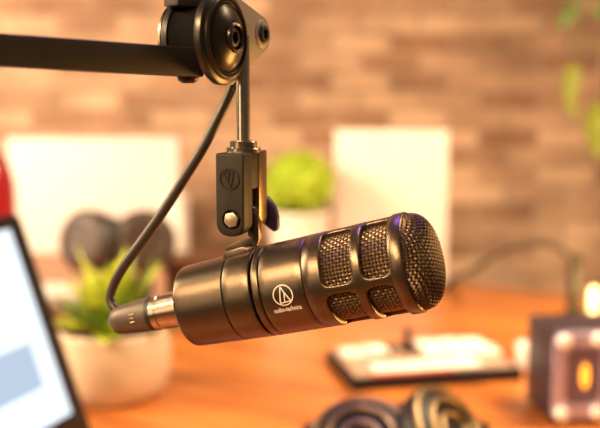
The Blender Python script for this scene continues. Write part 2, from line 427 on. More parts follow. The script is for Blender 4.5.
# printed mark and lettering, wrapped on the body
def wrap(bm2d, s0, ph0, lift, rot=0):
    for v in bm2d.verts:
        x, y = v.co.x, v.co.y
        s = s0+x; v.co = mp_(s, ph0 + y/rad(s), rad(s)+lift)
    bmesh.ops.recalc_face_normals(bm2d, faces=bm2d.faces)
    return bm2d
def stroke(bm, a, b_, w):
    a, b_ = V((*a, 0)), V((*b_, 0)); d = (b_-a).normalized(); n = V((-d.y, d.x, 0))*w/2
    N = 4; pr = None
    for k in range(N+1):
        p = a+(b_-a)*k/N; q = (bm.verts.new(p+n), bm.verts.new(p-n))
        if pr: bm.faces.new((pr[0], pr[1], q[1], q[0]))
        pr = q
def ringflat(bm, r, w, n=40):
    o_ = [bm.verts.new((math.cos(k*2*math.pi/n)*(r+w/2), math.sin(k*2*math.pi/n)*(r+w/2), 0)) for k in range(n)]
    i_ = [bm.verts.new((math.cos(k*2*math.pi/n)*(r-w/2), math.sin(k*2*math.pi/n)*(r-w/2), 0)) for k in range(n)]
    for k in range(n): bm.faces.new((o_[k], o_[(k+1) % n], i_[(k+1) % n], i_[k]))
def mark2d(r, w):                 # slanted twin triangle in a ring
    bm = bmesh.new(); ringflat(bm, r, w)
    top = (-0.12*r, 0.86*r)
    bl = (-0.46*r, -0.74*r); br_ = (0.66*r, -0.66*r)
    stroke(bm, bl, top, w); stroke(bm, top, br_, w); stroke(bm, bl, br_, w)
    stroke(bm, (0.02*r, -0.70*r), (0.16*r, 0.18*r), w)
    return bm
ph_logo = R_(-4.0)
s_logo = s_of(300.5)
bm = wrap(mark2d(0.0055, 0.00058), s_logo-0.0011, ph_logo, 0.00006); obj('printed_mark', bm, M['print'], mic, label='white triangle mark in a ring')
cu = bpy.data.curves.new('lettering', 'FONT'); cu.body = 'audio-technica'; cu.size = 0.0038; cu.align_x = 'CENTER'; cu.offset = 0.00008
to = bpy.data.objects.new('t', cu); COL.objects.link(to); dg = bpy.context.evaluated_depsgraph_get(); dg.update()
bm = bmesh.new(); tm = to.evaluated_get(dg).to_mesh(); bm.from_mesh(tm); to.evaluated_get(dg).to_mesh_clear(); bpy.data.objects.remove(to)
for v in bm.verts: v.co.x *= 0.72
wrap(bm, s_logo-0.0008, ph_logo-R_(20.5), 0.00006); obj('printed_lettering', bm, M['print'], mic, label='small white maker lettering')

# ---- mount: fork clip, tongue, bolt and wing nut
AH = V((A.x, A.y, 0)).normalized(); FN = V((AH.y, -AH.x, 0))      # FN faces the camera
if FN.y > 0: FN = -FN
BK = -FN
cl0 = W(229.5, 195.5, 0.518)        # middle of the front face
CW, CH, CD = 0.0168, 0.0460, 0.036
top = cl0 + Z0*CH/2; bot = cl0 - Z0*CH/2
ZC = CH/2
fr = [(-CW/2, ZC), (-CW/2, -ZC+0.0068)] + [(-CW/2+0.0068-0.0068*math.cos(R_(a)), -ZC+0.0068-0.0068*math.sin(R_(a))) for a in (22, 45, 67, 90)] + [(CW/2-0.0068+0.0068*math.sin(R_(a)), -ZC+0.0068-0.0068*math.cos(R_(a))) for a in (0, 22, 45, 67, 90)] + [(CW/2, ZC)]
PIV = -0.0134                     # bolt height below the middle
clip = bmesh.new(); prism(clip, fr, cl0, AH, Z0, BK, 0, 0.0135, 0.0011, 3)
cb_ = bmesh.new(); lathe(cb_, cl0+Z0*PIV+AH*0.001, BK, [(-0.002, 0.0056), (0.0032, 0.0056)], 32)
clip = cut(clip, cb_)
box(clip, cl0+BK*0.012+Z0*(CH/2-0.0105), AH, BK, Z0, CW-0.0010, 0.0222, 0.0205, 0.0006)
clip_o = obj('mount_clip', clip, M['clip'], mic, label='dark fork clip with a raised mark', angle=35)
bk_ = bmesh.new(); prism(bk_, fr, cl0, AH, Z0, BK, 0.0226, CD, 0.0011, 3); obj('back_plate', bk_, M['clipback'], clip_o, label='brassy back plate of the fork', angle=35)
def flat3(bm2d, o, X, Y, Z, h):   # raise a flat drawing by h
    ext = bmesh.ops.extrude_face_region(bm2d, geom=bm2d.faces[:])
    for v in [g for g in ext['geom'] if isinstance(g, bmesh.types.BMVert)]: v.co.z += h
    for v in bm2d.verts: v.co = o + X*v.co.x + Y*v.co.y + Z*v.co.z
    bmesh.ops.recalc_face_normals(bm2d, faces=bm2d.faces); return bm2d
lg = mark2d(0.0056, 0.0009)
for v in lg.verts: v.co.x, v.co.y = -v.co.x, -v.co.y
obj('raised_mark', flat3(lg, cl0+Z0*0.0092, AH, Z0, FN, 0.0007), M['clip'], clip_o)
bp_ = cl0 + Z0*PIV + AH*0.001
bm = bmesh.new(); prism(bm, [(0.0046*math.cos(R_(60*k+15)), 0.0046*math.sin(R_(60*k+15))) for k in range(6)], bp_, AH, Z0, FN, -0.0032, 0.0012, 0.0008, 3)
lathe(bm, bp_, BK, [(0.003, 0.0022), (CD+0.004, 0.0022)], 16); obj('hex_bolt', bm, M['bolt'], clip_o, label='pale hexagonal bolt head')
wn = cl0 + Z0*PIV + BK*(CD)
bm = bmesh.new(); lathe(bm, wn, BK, [(0, 0.006), (0.003, 0.006), (0.005, 0.0045)], 20)
dw = (AH*0.80 - Z0*0.42).normalized(); dv = dw.cross(BK)
prism(bm, [(-.004, -.003), (.003, -.0065), (.010, -.0085), (.0165, -.0095), (.0185, -.0085), (.0180, -.0055), (.0150, -.0005), (.0105, .0040), (.0045, .0068), (-.003, .006)], wn+BK*0.003+Z0*0.004, dw, dv, BK, 0, 0.0055, 0.0014, 3)
obj('wing_nut', bm, M['violet'], clip_o, label='dark violet wing nut')
mid = (0.0135+0.0225)/2
st = Q0 + A*s_of(252)
stz = st + E2*(rad(s_of(252)))
bm = bmesh.new()
tc0 = cl0 + BK*mid
bot_t = V((stz.x, stz.y, stz.z))
# tongue: a plate in the slot that widens into the saddle on the mic
hz = (stz - tc0).dot(Z0); hx = (stz - tc0).dot(AH)
pl = [(hx-0.0125, hz-0.0025), (hx+0.0085, hz-0.0005), (hx+0.0072, hz+0.003), (0.0112, hz+0.007), (0.0106, PIV-0.003), (0.0080, PIV+0.005), (0.003, PIV+0.0075), (-0.004, PIV+0.0065), (-0.0062, PIV+0.001), (-0.004, PIV-0.005), (0.0040, PIV-0.0080), (0.0040, hz+0.0085), (hx+0.0035, hz+0.0072), (hx-0.001, hz+0.0058), (hx-0.0070, hz+0.0036), (hx-0.0115, hz+0.0010)]
prism(bm, pl, tc0, AH, Z0, BK, -0.0026, 0.0026, 0.0006, 2)
prism(bm, [(-0.0095, -0.0030), (0.0085, -0.0030), (0.0075, 0.0016), (0.004, 0.0026), (-0.0075, 0.0020)], stz, A, E2, E1, -0.0085, 0.0085, 0.0008, 2)
obj('mount_tongue', bm, M['mic'], mic)

# ------------------------------------------------------------------ boom arm
KN = (RT*math.cos(R_(1))+Z0*math.sin(R_(1)))*math.sin(R_(64)) - Y0*math.cos(R_(64)); KN.normalize()
KV = (Z0 - KN*Z0.dot(KN)).normalized(); KQ = KV.cross(KN)
if KQ.x < 0: KQ = -KQ
KQ, KV = KQ*math.cos(R_(5))+KV*math.sin(R_(5)), KV*math.cos(R_(5))-KQ*math.sin(R_(5))
K0 = W(223, 38, 0.500)
rodtop = W(243.5, 40, 0.532); rodbot = W(243.5, 150, 0.532)
coll_o = cl0 + BK*(CD*0.42)
arm_R = W(197, 63, 0.498); arm_L0 = W(-30, 48.5, 0.422)
adir = (arm_R-arm_L0).normalized()
arm_L = arm_R - adir*0.74
foot = V((arm_L.x, arm_L.y, DESK))
boom = thing('boom_arm', 'black square-tube boom arm with a big round knob holding the microphone', 'microphone arm', foot)
AZ = (Z0 - adir*Z0.dot(adir)).normalized(); AY = AZ.cross(adir)
bm = bmesh.new(); box(bm, (arm_R+arm_L)/2, adir, AY, AZ, (arm_R-arm_L).length, 0.0150, 0.0150, 0.0012, 2); obj('arm_tube', bm, M['armtube'], boom)
bm = bmesh.new(); lathe(bm, foot, Z0, [(0, 0.035), (0.012, 0.035), (0.014, 0.03), (0.02, 0.016), (arm_L.z-DESK-0.012, 0.016), (arm_L.z-DESK-0.010, 0.020), (arm_L.z-DESK+0.014, 0.020)], 32); obj('desk_post', bm, M['black'], boom)
# drum, far disc, top block
bm = bmesh.new(); lathe(bm, K0, KN, [(-0.027, 0.010), (-0.026, 0.0185), (-0.006, 0.0185)], 56, KV); obj('joint_drum', bm, M['foam'], boom)
bm = bmesh.new(); lathe(bm, K0, KN, [(-0.0290, 0.012), (-0.0290, 0.0185), (-0.0283, 0.0193), (-0.0272, 0.0193), (-0.0265, 0.0185), (-0.0265, 0.012)], 64, KV); obj('rear_disc', bm, M['nickel'], boom, label='brass-edged rear disc')
tb = W(188, -8, 0.497)
bm = bmesh.new(); box(bm, tb, adir, AY, AZ, 0.0215, 0.014, 0.0165, 0.001, 2); obj('upper_bracket', bm, M['armtube'], boom)
nb = W(188, 76, 0.499)
bm = bmesh.new(); lathe(bm, nb, -Z0, [(-0.004, 0.0055), (0.001, 0.0058), (0.0025, 0.0052), (0.0038, 0.003), (0.0038, 0)], 14)
obj('tension_nut', bm, M['black'], boom, angle=20)
# tapered side plate with the pivot bolt
def teardrop(r0, r1, L, n=20):
    b_ = math.acos((r0-r1)/L); out = []
    for k in range(n+1):
        a = b_ + (2*math.pi-2*b_)*k/n; out.append((r0*math.cos(a), r0*math.sin(a)))
    for k in range(n+1):
        a = -b_ + 2*b_*k/n; out.append((L+r1*math.cos(a), r1*math.sin(a)))
    return out
PL = 0.0505
bm = bmesh.new(); prism(bm, [(0.010*math.cos(R_(a)), 0.0245*math.sin(R_(a))) for a in range(90, 271, 15)] + [(0.013, -0.0260)] + [p for p in teardrop(0.0265, 0.0104, PL) if p[0] > PL*0.8] + [(0.013, 0.0260)], K0, KQ, KV, KN, -0.0074, -0.0034, 0.0006, 2); pl_o = obj('side_plate', bm, M['plate'], boom, label='grey tapered side plate', angle=35)
bm = bmesh.new(); prism(bm, teardrop(0.0200, 0.0092, PL), K0, KQ, KV, KN, -0.0260, -0.0226, 0.0006, 2); obj('side_plate', bm, M['black'], boom, angle=35)
pb = K0 + KQ*PL
bm = bmesh.new(); lathe(bm, pb, KN, [(-0.0040, 0.0082), (-0.0031, 0.0082), (-0.0028, 0.0078), (-0.0028, 0.0048)], 40, KV); obj('bolt_washer', bm, M['plate'], pl_o)
bm = bmesh.new(); lathe(bm, pb, KN, [(-0.0036, 0.0050), (-0.0016, 0.0050), (-0.0010, 0.0044), (-0.0010, 0.0028), (-0.0030, 0.0026), (-0.0030, 0)], 24, KV); obj('socket_bolt', bm, M['rubber'], pl_o, label='black socket bolt')
# rod with block and collar
bm = bmesh.new(); rc = V((coll_o.x, coll_o.y, 0))
rod0 = V((rodbot.x, rodbot.y, rodbot.z)); 
rtop = W(243.5, 52, 0.532)
lathe(bm, rod0 - Z0*0.004, Z0, [(0, 0.0039), ((rtop-rod0).length+0.012, 0.0039)], 32); obj('rod', bm, M['chrome'], boom, label='polished metal rod')
bm = bmesh.new(); cz = (top - rod0).dot(Z0)
lathe(bm, rod0 + Z0*(cz-0.0005), Z0, [(0, 0.0098), (0.0024, 0.0098), (0.0028, 0.0094), (0.0028, 0.0078), (0.0060, 0.0078), (0.0064, 0.0074), (0.0064, 0.0045)], 40)
obj('thread_collar', bm, M['nickel'], mic, label='brassy stepped threaded collar')
pbk = pb - KN*0.0162
bm = bmesh.new(); lathe(bm, pbk, KN, [(-0.0088, 0.0088), (0.0088, 0.0088)], 32, KV); obj('pivot_block', bm, M['black'], boom)
# the big knob
bm = bmesh.new()
lathe(bm, K0, KN, [(-0.0033, 0.010), (-0.0033, 0.0238), (-0.0027, 0.0246), (-0.0010, 0.0250), (0.0008, 0.0246), (0.0014, 0.0236), (0.0016, 0.0226), (0.0021, 0.0218), (0.0030, 0.0213), (0.0034, 0.0206),
                   (0.0034, 0.0192), (0.0024, 0.0187), (0.0024, 0.0176), (0.0034, 0.0168), (0.0054, 0.0130), (0.0070, 0.0092), (0.0073, 0.0080)], 72, KV, False)
knob = obj('tension_knob', bm, M['knob'], boom, angle=28)
bm = bmesh.new(); lathe(bm, K0, KN, [(0.0066, 0.0080), (0.0085, 0.0078), (0.0089, 0.0072), (0.0085, 0.0064), (0.0056, 0.0060)], 40, KV, False); obj('bolt_rim', bm, M['knob'], knob)
bm = bmesh.new(); lathe(bm, K0, KN, [(0.0051, 0.0060), (0.0071, 0.0052), (0.0077, 0.0044), (0.0077, 0.0030), (0.0057, 0.0028), (0.0057, 0)], 28, KV, False); obj('hex_socket', bm, M['rubber'], knob)

# ------------------------------------------------------------------ cable with connector
xb = Q0
XE = 0.0455
con_end = Q0 - A*XE
cable = thing('microphone_cable', 'dark rubber cable curving from behind the knob to the rear of the microphone', 'cable', con_end)
M['boot'] = mat('boot_metal', (0.10, 0.08, 0.062), 0.45, 0.4, 0.08, 200)
bm = bmesh.new(); lathe(bm, Q0, -A, [(-0.0029, 0.0104), (0.0030, 0.0106), (0.0030, 0.0110), (0.0075, 0.0110), (0.0078, 0.0107), (0.0185, 0.0104), (0.0188, 0.0098), (0.0198, 0.0098), (0.0201, 0.0104), (0.0236, 0.0104), (0.0240, 0.0097)], 48, E1, False); cn = obj('connector_shell', bm, M['nickel'], cable, label='nickel connector barrel')
bm = bmesh.new(); lathe(bm, Q0, -A, [(0.0238, 0.0076), (0.0240, 0.0102), (0.0266, 0.0102), (0.0270, 0.0086)], 48, E1, False); obj('connector_ring', bm, M['rubber'], cable, label='black rubber ring')
bm = bmesh.new(); lathe(bm, Q0, -A, [(0.0268, 0.0076), (0.0269, 0.0100), (0.032, 0.0099), (0.040, 0.0093), (0.0470, 0.0086), (0.0515, 0.0076), (0.0540, 0.0052), (0.0548, 0.0000)], 48, E1, False); obj('connector_boot', bm, M['boot'], cable)
bm = bmesh.new()
for k in range(3):
    c = mp_(-0.0350, R_(-12+14*k), 0.0098); 
    n = (E1*math.cos(R_(-12+14*k))+E2*math.sin(R_(-12+14*k)))
    box(bm, c, A, n.cross(A), n, 0.0042, 0.0011, 0.0006, 0.0002, 1)
obj('boot_ribs', bm, M['nickel'], cable)
path = [Q0-A*0.044, Q0-A*0.0500+Z0*0.0045, W(110.5, 300, 0.566), W(114.5, 283, 0.565), W(126, 263, 0.561), W(145, 237, 0.556), W(164, 210, 0.551), W(185, 177, 0.546), W(204, 146, 0.542), W(220, 114, 0.540), W(232, 90, 0.540), W(238, 68, 0.542), W(236, 40, 0.548), W(226, 8, 0.556), W(214, -30, 0.562), W(200, -70, 0.565)]
sp_ = spline(path, 10)
bm = bmesh.new(); tube(bm, sp_, [0.0030 if i > 30 else 0.00285 for i in range(len(sp_))], 16); obj('cord', bm, M['cable'], cable)

# ------------------------------------------------------------------ laptop
M['lapblack'] = mat('laptop_black', (0.008, 0.008, 0.009), 0.4, 0, 0.05, 60, spec=0.3)
uL = V((math.sin(R_(20)), math.cos(R_(20)), 0)); nL = V((uL.y, -uL.x, 0)); lean = R_(19.5)
vL = Z0*math.cos(lean) - nL*math.sin(lean); wL = uL.cross(vL)
if wL.dot(nL) < 0: wL = -wL
hr = T(94, 445) + Z0*0.012        # far right end of the hinge
LWd, LHt = 0.362, 0.273
lap_c = hr - uL*LWd/2
lap = thing('laptop', 'open black laptop with a bright white page beside the cream plant pot', 'laptop', (lap_c.x, lap_c.y, DESK))
lc = lap_c + vL*LHt/2
bm = bmesh.new(); prism(bm, rrect(LWd, LHt, 0.010), lc, uL, vL, wL, -0.006, 0.0, 0.0012); obj('lid', bm, M['lapblack'], lap)
bm = bmesh.new()
sw, sh = LWd-0.050, LHt-0.052; sc_ = lc + vL*0.010 + wL*0.0004
uvl = bm.loops.layers.uv.new('UVMap')
q = [bm.verts.new(sc_ + uL*a*sw/2 + vL*b_*sh/2) for a, b_ in ((-1, -1), (1, -1), (1, 1), (-1, 1))]
f = bm.faces.new(q)
for l, uv in zip(f.loops, ((0, 0), (1, 0), (1, 1), (0, 1))): l[uvl].uv = uv
if f.normal.dot(wL) < 0: pass
bmesh.ops.recalc_face_normals(bm, faces=bm.faces); f.normal_update()
if f.normal.dot(wL) < 0: bmesh.ops.reverse_faces(bm, faces=[f])
obj('screen', bm, M['page'], lap, False, label='glowing white page with a blue-grey block')
bc = lap_c + nL*0.118 + Z0*(-0.012+0.0085)
bm = bmesh.new(); prism(bm, rrect(LWd, 0.236, 0.010), bc, uL, nL, Z0, -0.0085, 0.0065, 0.0015); base = obj('base', bm, M['black'], lap)
bm = bmesh.new(); prism(bm, rrect(0.30, 0.11, 0.003), bc - nL*0.035, uL, nL, Z0, 0.0062, 0.0072, 0.0003)
kb = obj('keyboard', bm, M['rubber'], base)
bm = bmesh.new(); lathe(bm, lap_c - uL*0.14, uL, [(0, 0.005), (0.28, 0.005)], 16); obj('hinge', bm, M['black'], lap)

# ------------------------------------------------------------------ succulent in cream pot
M['pot'] = mat('cream_ceramic', (0.70, 0.58, 0.42), 0.5, 0, 0.08, 25)
M['soil'] = mat('soil', (0.10, 0.055, 0.03), 0.95, 0, 0.4, 200)
M['leafy'] = mat('lime_leaf', (0.52, 0.62, 0.05), 0.45, 0, 0.25, 30, sub=0.0)
M['leafd'] = mat('green_leaf', (0.12, 0.20, 0.025), 0.5, 0, 0.3, 30)
pc = T(115, 394)
pot = thing('potted_succulent', 'lime-green succulent in a round cream pot beside the laptop', 'plant', pc)
bm = bmesh.new(); lathe(bm, pc, Z0, [(0, 0.0), (0, 0.056), (0.004, 0.063), (0.02, 0.071), (0.045, 0.0770), (0.075, 0.0775), (0.093, 0.0755), (0.096, 0.072), (0.094, 0.069), (0.078, 0.068)], 56, cap=False); obj('pot', bm, M['pot'], pot)
bm = bmesh.new(); lathe(bm, pc, Z0, [(0.076, 0.0695), (0.082, 0.05), (0.086, 0)], 40, cap=False); obj('soil', bm, M['soil'], pot)
def leafblade(bm, base, d, up, length, width, curl=0.3, th=0.004, n=8):
    d = V(d).normalized(); up = V(up); up = (up-d*up.dot(d)).normalized(); sd = d.cross(up)
    pr = None
    for k in range(n+1):
        t = k/n; w = width*(math.sin(math.pi*min(1, 0.18+0.82*t))**0.8)*0.5 if k < n else 0.0004
        c = base + d*length*t + up*(length*curl*t*t) ; thk = th*(1-t*0.8)
        q = [bm.verts.new(c - sd*w + up*w*0.35), bm.verts.new(c - up*thk*0.6), bm.verts.new(c + sd*w + up*w*0.35), bm.verts.new(c + up*thk*0.3)]
        if pr:
            for a in range(4): bm.faces.new((pr[a], pr[(a+1) % 4], q[(a+1) % 4], q[a]))
        else: bm.faces.new(q)
        pr = q
    bm.faces.new(list(reversed(pr)))
bmA, bmB = bmesh.new(), bmesh.new()
for i in range(30):
    az = i*2.39996; el = R_(18+62*(i/29)); 
    d = V((math.cos(az)*math.cos(el), math.sin(az)*math.cos(el), math.sin(el)))
    leafblade(bmA if i % 3 else bmB, pc + Z0*0.080 + V((d.x, d.y, 0))*0.015, d, Z0, random.uniform(0.080, 0.110)*(1.2 if el > 0.9 else 1), random.uniform(0.032, 0.046), -0.18 if el < 0.9 else 0.02)
for b_ in (bmA, bmB): bmesh.ops.recalc_face_normals(b_, faces=b_.faces)
obj('foliage', bmA, M['leafy'], pot); obj('foliage', bmB, M['leafd'], pot)

# ------------------------------------------------------------------ headphones (maker used twice)
M['hp'] = mat('headphone_plastic', (0.014, 0.010, 0.012), 0.45, 0.0, 0.1, 80, spec=0.3)
M['hpring'] = mat('headphone_ring', (0.22, 0.16, 0.08), 0.40, 0.85, 0.05, 80)
M['pad'] = mat('ear_pad_leather', (0.020, 0.015, 0.016), 0.55, 0, 0.15, 120, 0.3, 300)
M['hpbrown'] = mat('headphone_brown', (0.058, 0.038, 0.028), 0.5, 0.0, 0.1, 80)
M['hpgrey'] = mat('headphone_grey', (0.16, 0.13, 0.11), 0.4, 0.4, 0.1, 80)
def headphones(root, cups, band, r, ringmat, rings=True, body=None):
    body = body or M['hp']
    for c, n in cups:
        n = V(n).normalized()
        bm = bmesh.new(); lathe(bm, c, n, [(-0.008, r*0.97), (0.0, r), (0.010, r*0.99), (0.018, r*0.88), (0.022, r*0.66), (0.022, r*0.60), (0.019, r*0.56), (0.019, 0)], 48, cap=True); cup = obj('ear_cup', bm, body, root)
        bm = bmesh.new(); R2 = r*0.70
        a, e, f = frame_of(n, (0, 0, 1) if abs(n.z) < .9 else (0, 1, 0))
        tube(bm, [c - n*0.018 + (e*math.cos(k*math.pi/16)+f*math.sin(k*math.pi/16))*R2 for k in range(32)], r*0.30, 12, closed=True); obj('ear_pad', bm, M['pad'], cup)
        if rings:
            for rr, h, w in ((0.92, 0.0165, 0.0032), (0.62, 0.0225, 0.0030), (0.34, 0.0205, 0.0030)):
                bm = bmesh.new(); tube(bm, [c + n*h + (e*math.cos(k*math.pi/24)+f*math.sin(k*math.pi/24))*r*rr for k in range(48)], w, 8, closed=True); obj('trim_ring', bm, ringmat, cup, label='brassy ring')
    bm = bmesh.new(); sp2 = spline(band, 8); N = len(sp2)
    tube(bm, sp2, [0.0055+0.0055*math.sin(math.pi*min(1, max(0, (i/N-0.15)/0.7))) for i in range(N)], 14); obj('headband', bm, M['hp'], root)
# near pair
g1 = T(362, 502); g2 = T(440, 498)
hz1 = V((-0.10, -0.52, 0.85)); hz2 = V((0.62, -0.42, 0.66))
hp = thing('headphones', 'black headphones with brassy ringed ear cups lying before the white-topped mixer', 'headphones', ((g1+g2)/2))
c1 = g1 + Z0*0.056; c2 = g2 + Z0*0.062
headphones(hp, [(c1, hz1), (c2, hz2)], [c1 + V((-0.045, 0.015, 0.0)), c1 + V((-0.055, 0.055, 0.0)), g1 + V((-0.03, 0.105, 0.030)), (g1+g2)/2 + V((0, 0.125, 0.034)), g2 + V((0.045, 0.09, 0.030)), c2 + V((0.052, 0.045, -0.004)), c2 + V((0.04, 0.015, -0.004))], 0.054, M['hpring'])
# far pair, behind the succulent
q1 = T(86, 322); q2 = T(141, 322)
hp2 = thing('headphones', 'dark brown headphones standing on the desk behind the lime-green succulent', 'headphones', (q1+q2)/2)
d1 = W(88, 246, q1.y*1.0); d1.z = DESK + 0.148; d2 = d1 + (q2-q1)
headphones(hp2, [(d1, (-0.45, -0.85, 0.2)), (d2, (0.35, -0.9, 0.2))], [d1 + V((0, 0.02, -0.04)), d1 + V((0.0, 0.03, -0.095)), (d1+d2)/2 + V((0, 0.045, -0.134)), d2 + V((0, 0.03, -0.095)), d2 + V((0, 0.02, -0.04))], 0.055, M['hpgrey'], False, M['hpbrown'])
bm = bmesh.new(); lathe(bm, (q1+q2)/2 + V((0, 0.03, 0)), Z0, [(0, 0.055), (0.006, 0.055), (0.009, 0.012), (0.17, 0.012), (0.178, 0.006)], 32); obj('support', bm, M['hp'], hp2)
sphere_bm = bmesh.new(); sphere(sphere_bm, (d1+d2)/2 + V((-0.004, -0.012, 0.000)), 0.045, 0.62, 0.62, 1.0); obj('cushion', sphere_bm, M['pad'], hp2)

# ------------------------------------------------------------------ mixer
FL, FR, BL = T(352, 393), T(523, 381), T(332, 354)
mu = (FR-FL).normalized(); mv = V((-mu.y, mu.x, 0)); MWd = (FR-FL).length; MDp = 0.155
mc = FL + mu*MWd/2 + mv*MDp/2
mixer = thing('audio_mixer', 'flat dark-edged audio mixer with a pale top and white buttons behind the headphones', 'mixer', mc)
M['mixtop'] = mat('mixer_plate', (0.48, 0.34, 0.25), 0.35, 0.2, 0.06, 40)
M['white'] = mat('white_plastic', (0.90, 0.86, 0.80), 0.3, 0, 0.02, 40)
M['redstrip'] = mat('red_plastic', (0.6, 0.12, 0.06), 0.4)
bm = bmesh.new(); box(bm, mc+Z0*0.009, mu, mv, Z0, MWd, MDp, 0.018, 0.003); obj('housing', bm, M['hp'], mixer)
bm = bmesh.new(); box(bm, mc+Z0*0.0185, mu, mv, Z0, MWd-0.016, MDp-0.02, 0.003, 0.001); obj('top_plate', bm, M['mixtop'], mixer)
def on_mixer(a, b_): return mc + mu*a*MWd/2 + mv*b_*MDp/2 + Z0*0.020
def cap(name, a, b_, w, d, h, mm):
    bm = bmesh.new(); box(bm, on_mixer(a, b_)+Z0*h/2, mu, mv, Z0, w, d, h, min(w, d, h)*0.25); return obj(name, bm, mm, mixer)
for a, b_, w, d in ((-0.76, 0.40, .032, .040), (-0.46, 0.50, .032, .040), (0.22, 0.66, .034, .036), (0.52, 0.66, .034, .036), (0.52, 0.10, .034, .040), (0.82, 0.08, .034, .040), (0.22, 0.14, .034, .036), (0.80, 0.60, .030, .036)):
    cap('pad_button', a, b_, w, d, 0.007, M['white'])
for k in range(6): cap('key', -0.60+0.21*k, -0.60, 0.024, 0.044, 0.005, M['white'])
for k in range(4): cap('fader_cap', -0.62+0.18*k, -0.05+0.12*((k*7) % 3-1), 0.012, 0.02, 0.010, M['mixtop'])
cap('display', -0.12, 0.55, 0.05, 0.045, 0.004, M['hp']); cap('edge_strip', -0.28, -0.93, 0.12, 0.006, 0.004, M['redstrip'])
kn_ = on_mixer(-0.02, 0.70)
bm = bmesh.new(); lathe(bm, kn_, Z0, [(0, 0.006), (0.028, 0.006), (0.03, 0.004)], 20); obj('plug', bm, M['hp'], mixer)

# ------------------------------------------------------------------ preamp on the right
fl = T(549, 424); 
bu = V((math.cos(R_(7)), math.sin(R_(7)), 0)); bv_ = V((-bu.y, bu.x, 0))
BW, BD, BH = 0.105, 0.085, 0.114
pcn = fl + bu*BW/2 + bv_*BD/2
amp = thing('tube_preamp', 'dark boxy preamp with pale face and amber lamp at the desk front', 'preamp', pcn)
M['ampside'] = mat('amp_case', (0.035, 0.022, 0.034), 0.45, 0.2, 0.1, 60)
M['ampface'] = mat('amp_face', (0.52, 0.47, 0.68), 0.35, 0.5, 0.05, 60)
M['amber'] = mat('amber_glow', (0.9, 0.35, 0.05), 0.3, 0, 0.05, 60, emit=(1.0, 0.36, 0.03), es=2.2)
bm = bmesh.new(); box(bm, pcn+Z0*(BH/2+0.004), bu, bv_, Z0, BW, BD, BH, 0.005, 3); obj('case', bm, M['ampside'], amp)
fc = fl + bu*BW/2 + Z0*(BH/2+0.004)
bm = bmesh.new()
o4, i4 = rrect(BW-0.004, BH-0.006, 0.010), rrect(0.046, 0.072, 0.012, cx=-0.012)
n4 = len(o4)
for z0_, z1_ in ((0, 0.006),):
    vo0 = [bm.verts.new(fc + bu*p[0] + Z0*p[1] - bv_*z0_) for p in o4]; vo1 = [bm.verts.new(fc + bu*p[0] + Z0*p[1] - bv_*z1_) for p in o4]
    vi0 = [bm.verts.new(fc + bu*p[0] + Z0*p[1] - bv_*z0_) for p in i4]; vi1 = [bm.verts.new(fc + bu*p[0] + Z0*p[1] - bv_*z1_) for p in i4]
    for k in range(n4):
        j = (k+1) % n4
        bm.faces.new((vo1[k], vo1[j], vi1[j], vi1[k])); bm.faces.new((vo0[k], vo0[j], vo1[j], vo1[k])); bm.faces.new((vi1[k], vi1[j], vi0[j], vi0[k]))
bmesh.ops.recalc_face_normals(bm, faces=bm.faces); obj('face_frame', bm, M['ampface'], amp, False, label='pale framed front panel')
bm = bmesh.new(); prism(bm, rrect(0.046, 0.072, 0.012, cx=-0.012), fc, bu, Z0, -bv_, -0.001, 0.0008, 0); obj('window_panel', bm, mat('amp_window', (0.16, 0.11, 0.17), 0.4), amp)
bm = bmesh.new(); sphere(bm, fc - bu*0.010 - bv_*0.004, 0.0078, 0.7, 0.5, 2.1); obj('amber_lamp', bm, M['amber'], amp, label='glowing amber lamp')
for a, b_ in ((-0.040, 0.046), (0.004, 0.047), (-0.040, -0.046), (0.006, -0.046), (0.040, 0.046), (0.040, -0.046)):
    bm = bmesh.new(); lathe(bm, fc + bu*a + Z0*b_ - bv_*0.006, -bv_, [(0, 0.0085), (0.007, 0.008), (0.009, 0.006), (0.009, 0)], 24); obj('knob', bm, M['white'], amp)
for a in (-1, 1):
    for b_ in (-1, 1):
        bm = bmesh.new(); lathe(bm, pcn + bu*a*0.04 + bv_*b_*0.03, Z0, [(0, 0.006), (0.005, 0.007)], 16); obj('foot', bm, M['rubber'], amp)
# small white jar beside it
jl = T(525, 369)
jar = thing('white_jar', 'small white lidded jar between the mixer and the dark preamp', 'jar', jl)
bm = bmesh.new(); lathe(bm, jl, Z0, [(0.0000, 0.0112), (0.0025, 0.0131), (0.0275, 0.0131), (0.0300, 0.0112)], 28); obj('body', bm, M['white'], jar)
bm = bmesh.new(); lathe(bm, jl, Z0, [(0.0287, 0.0140), (0.0375, 0.0140), (0.0400, 0.0119), (0.0400, 0.0000)], 28, cap=False); obj('lid', bm, M['white'], jar)

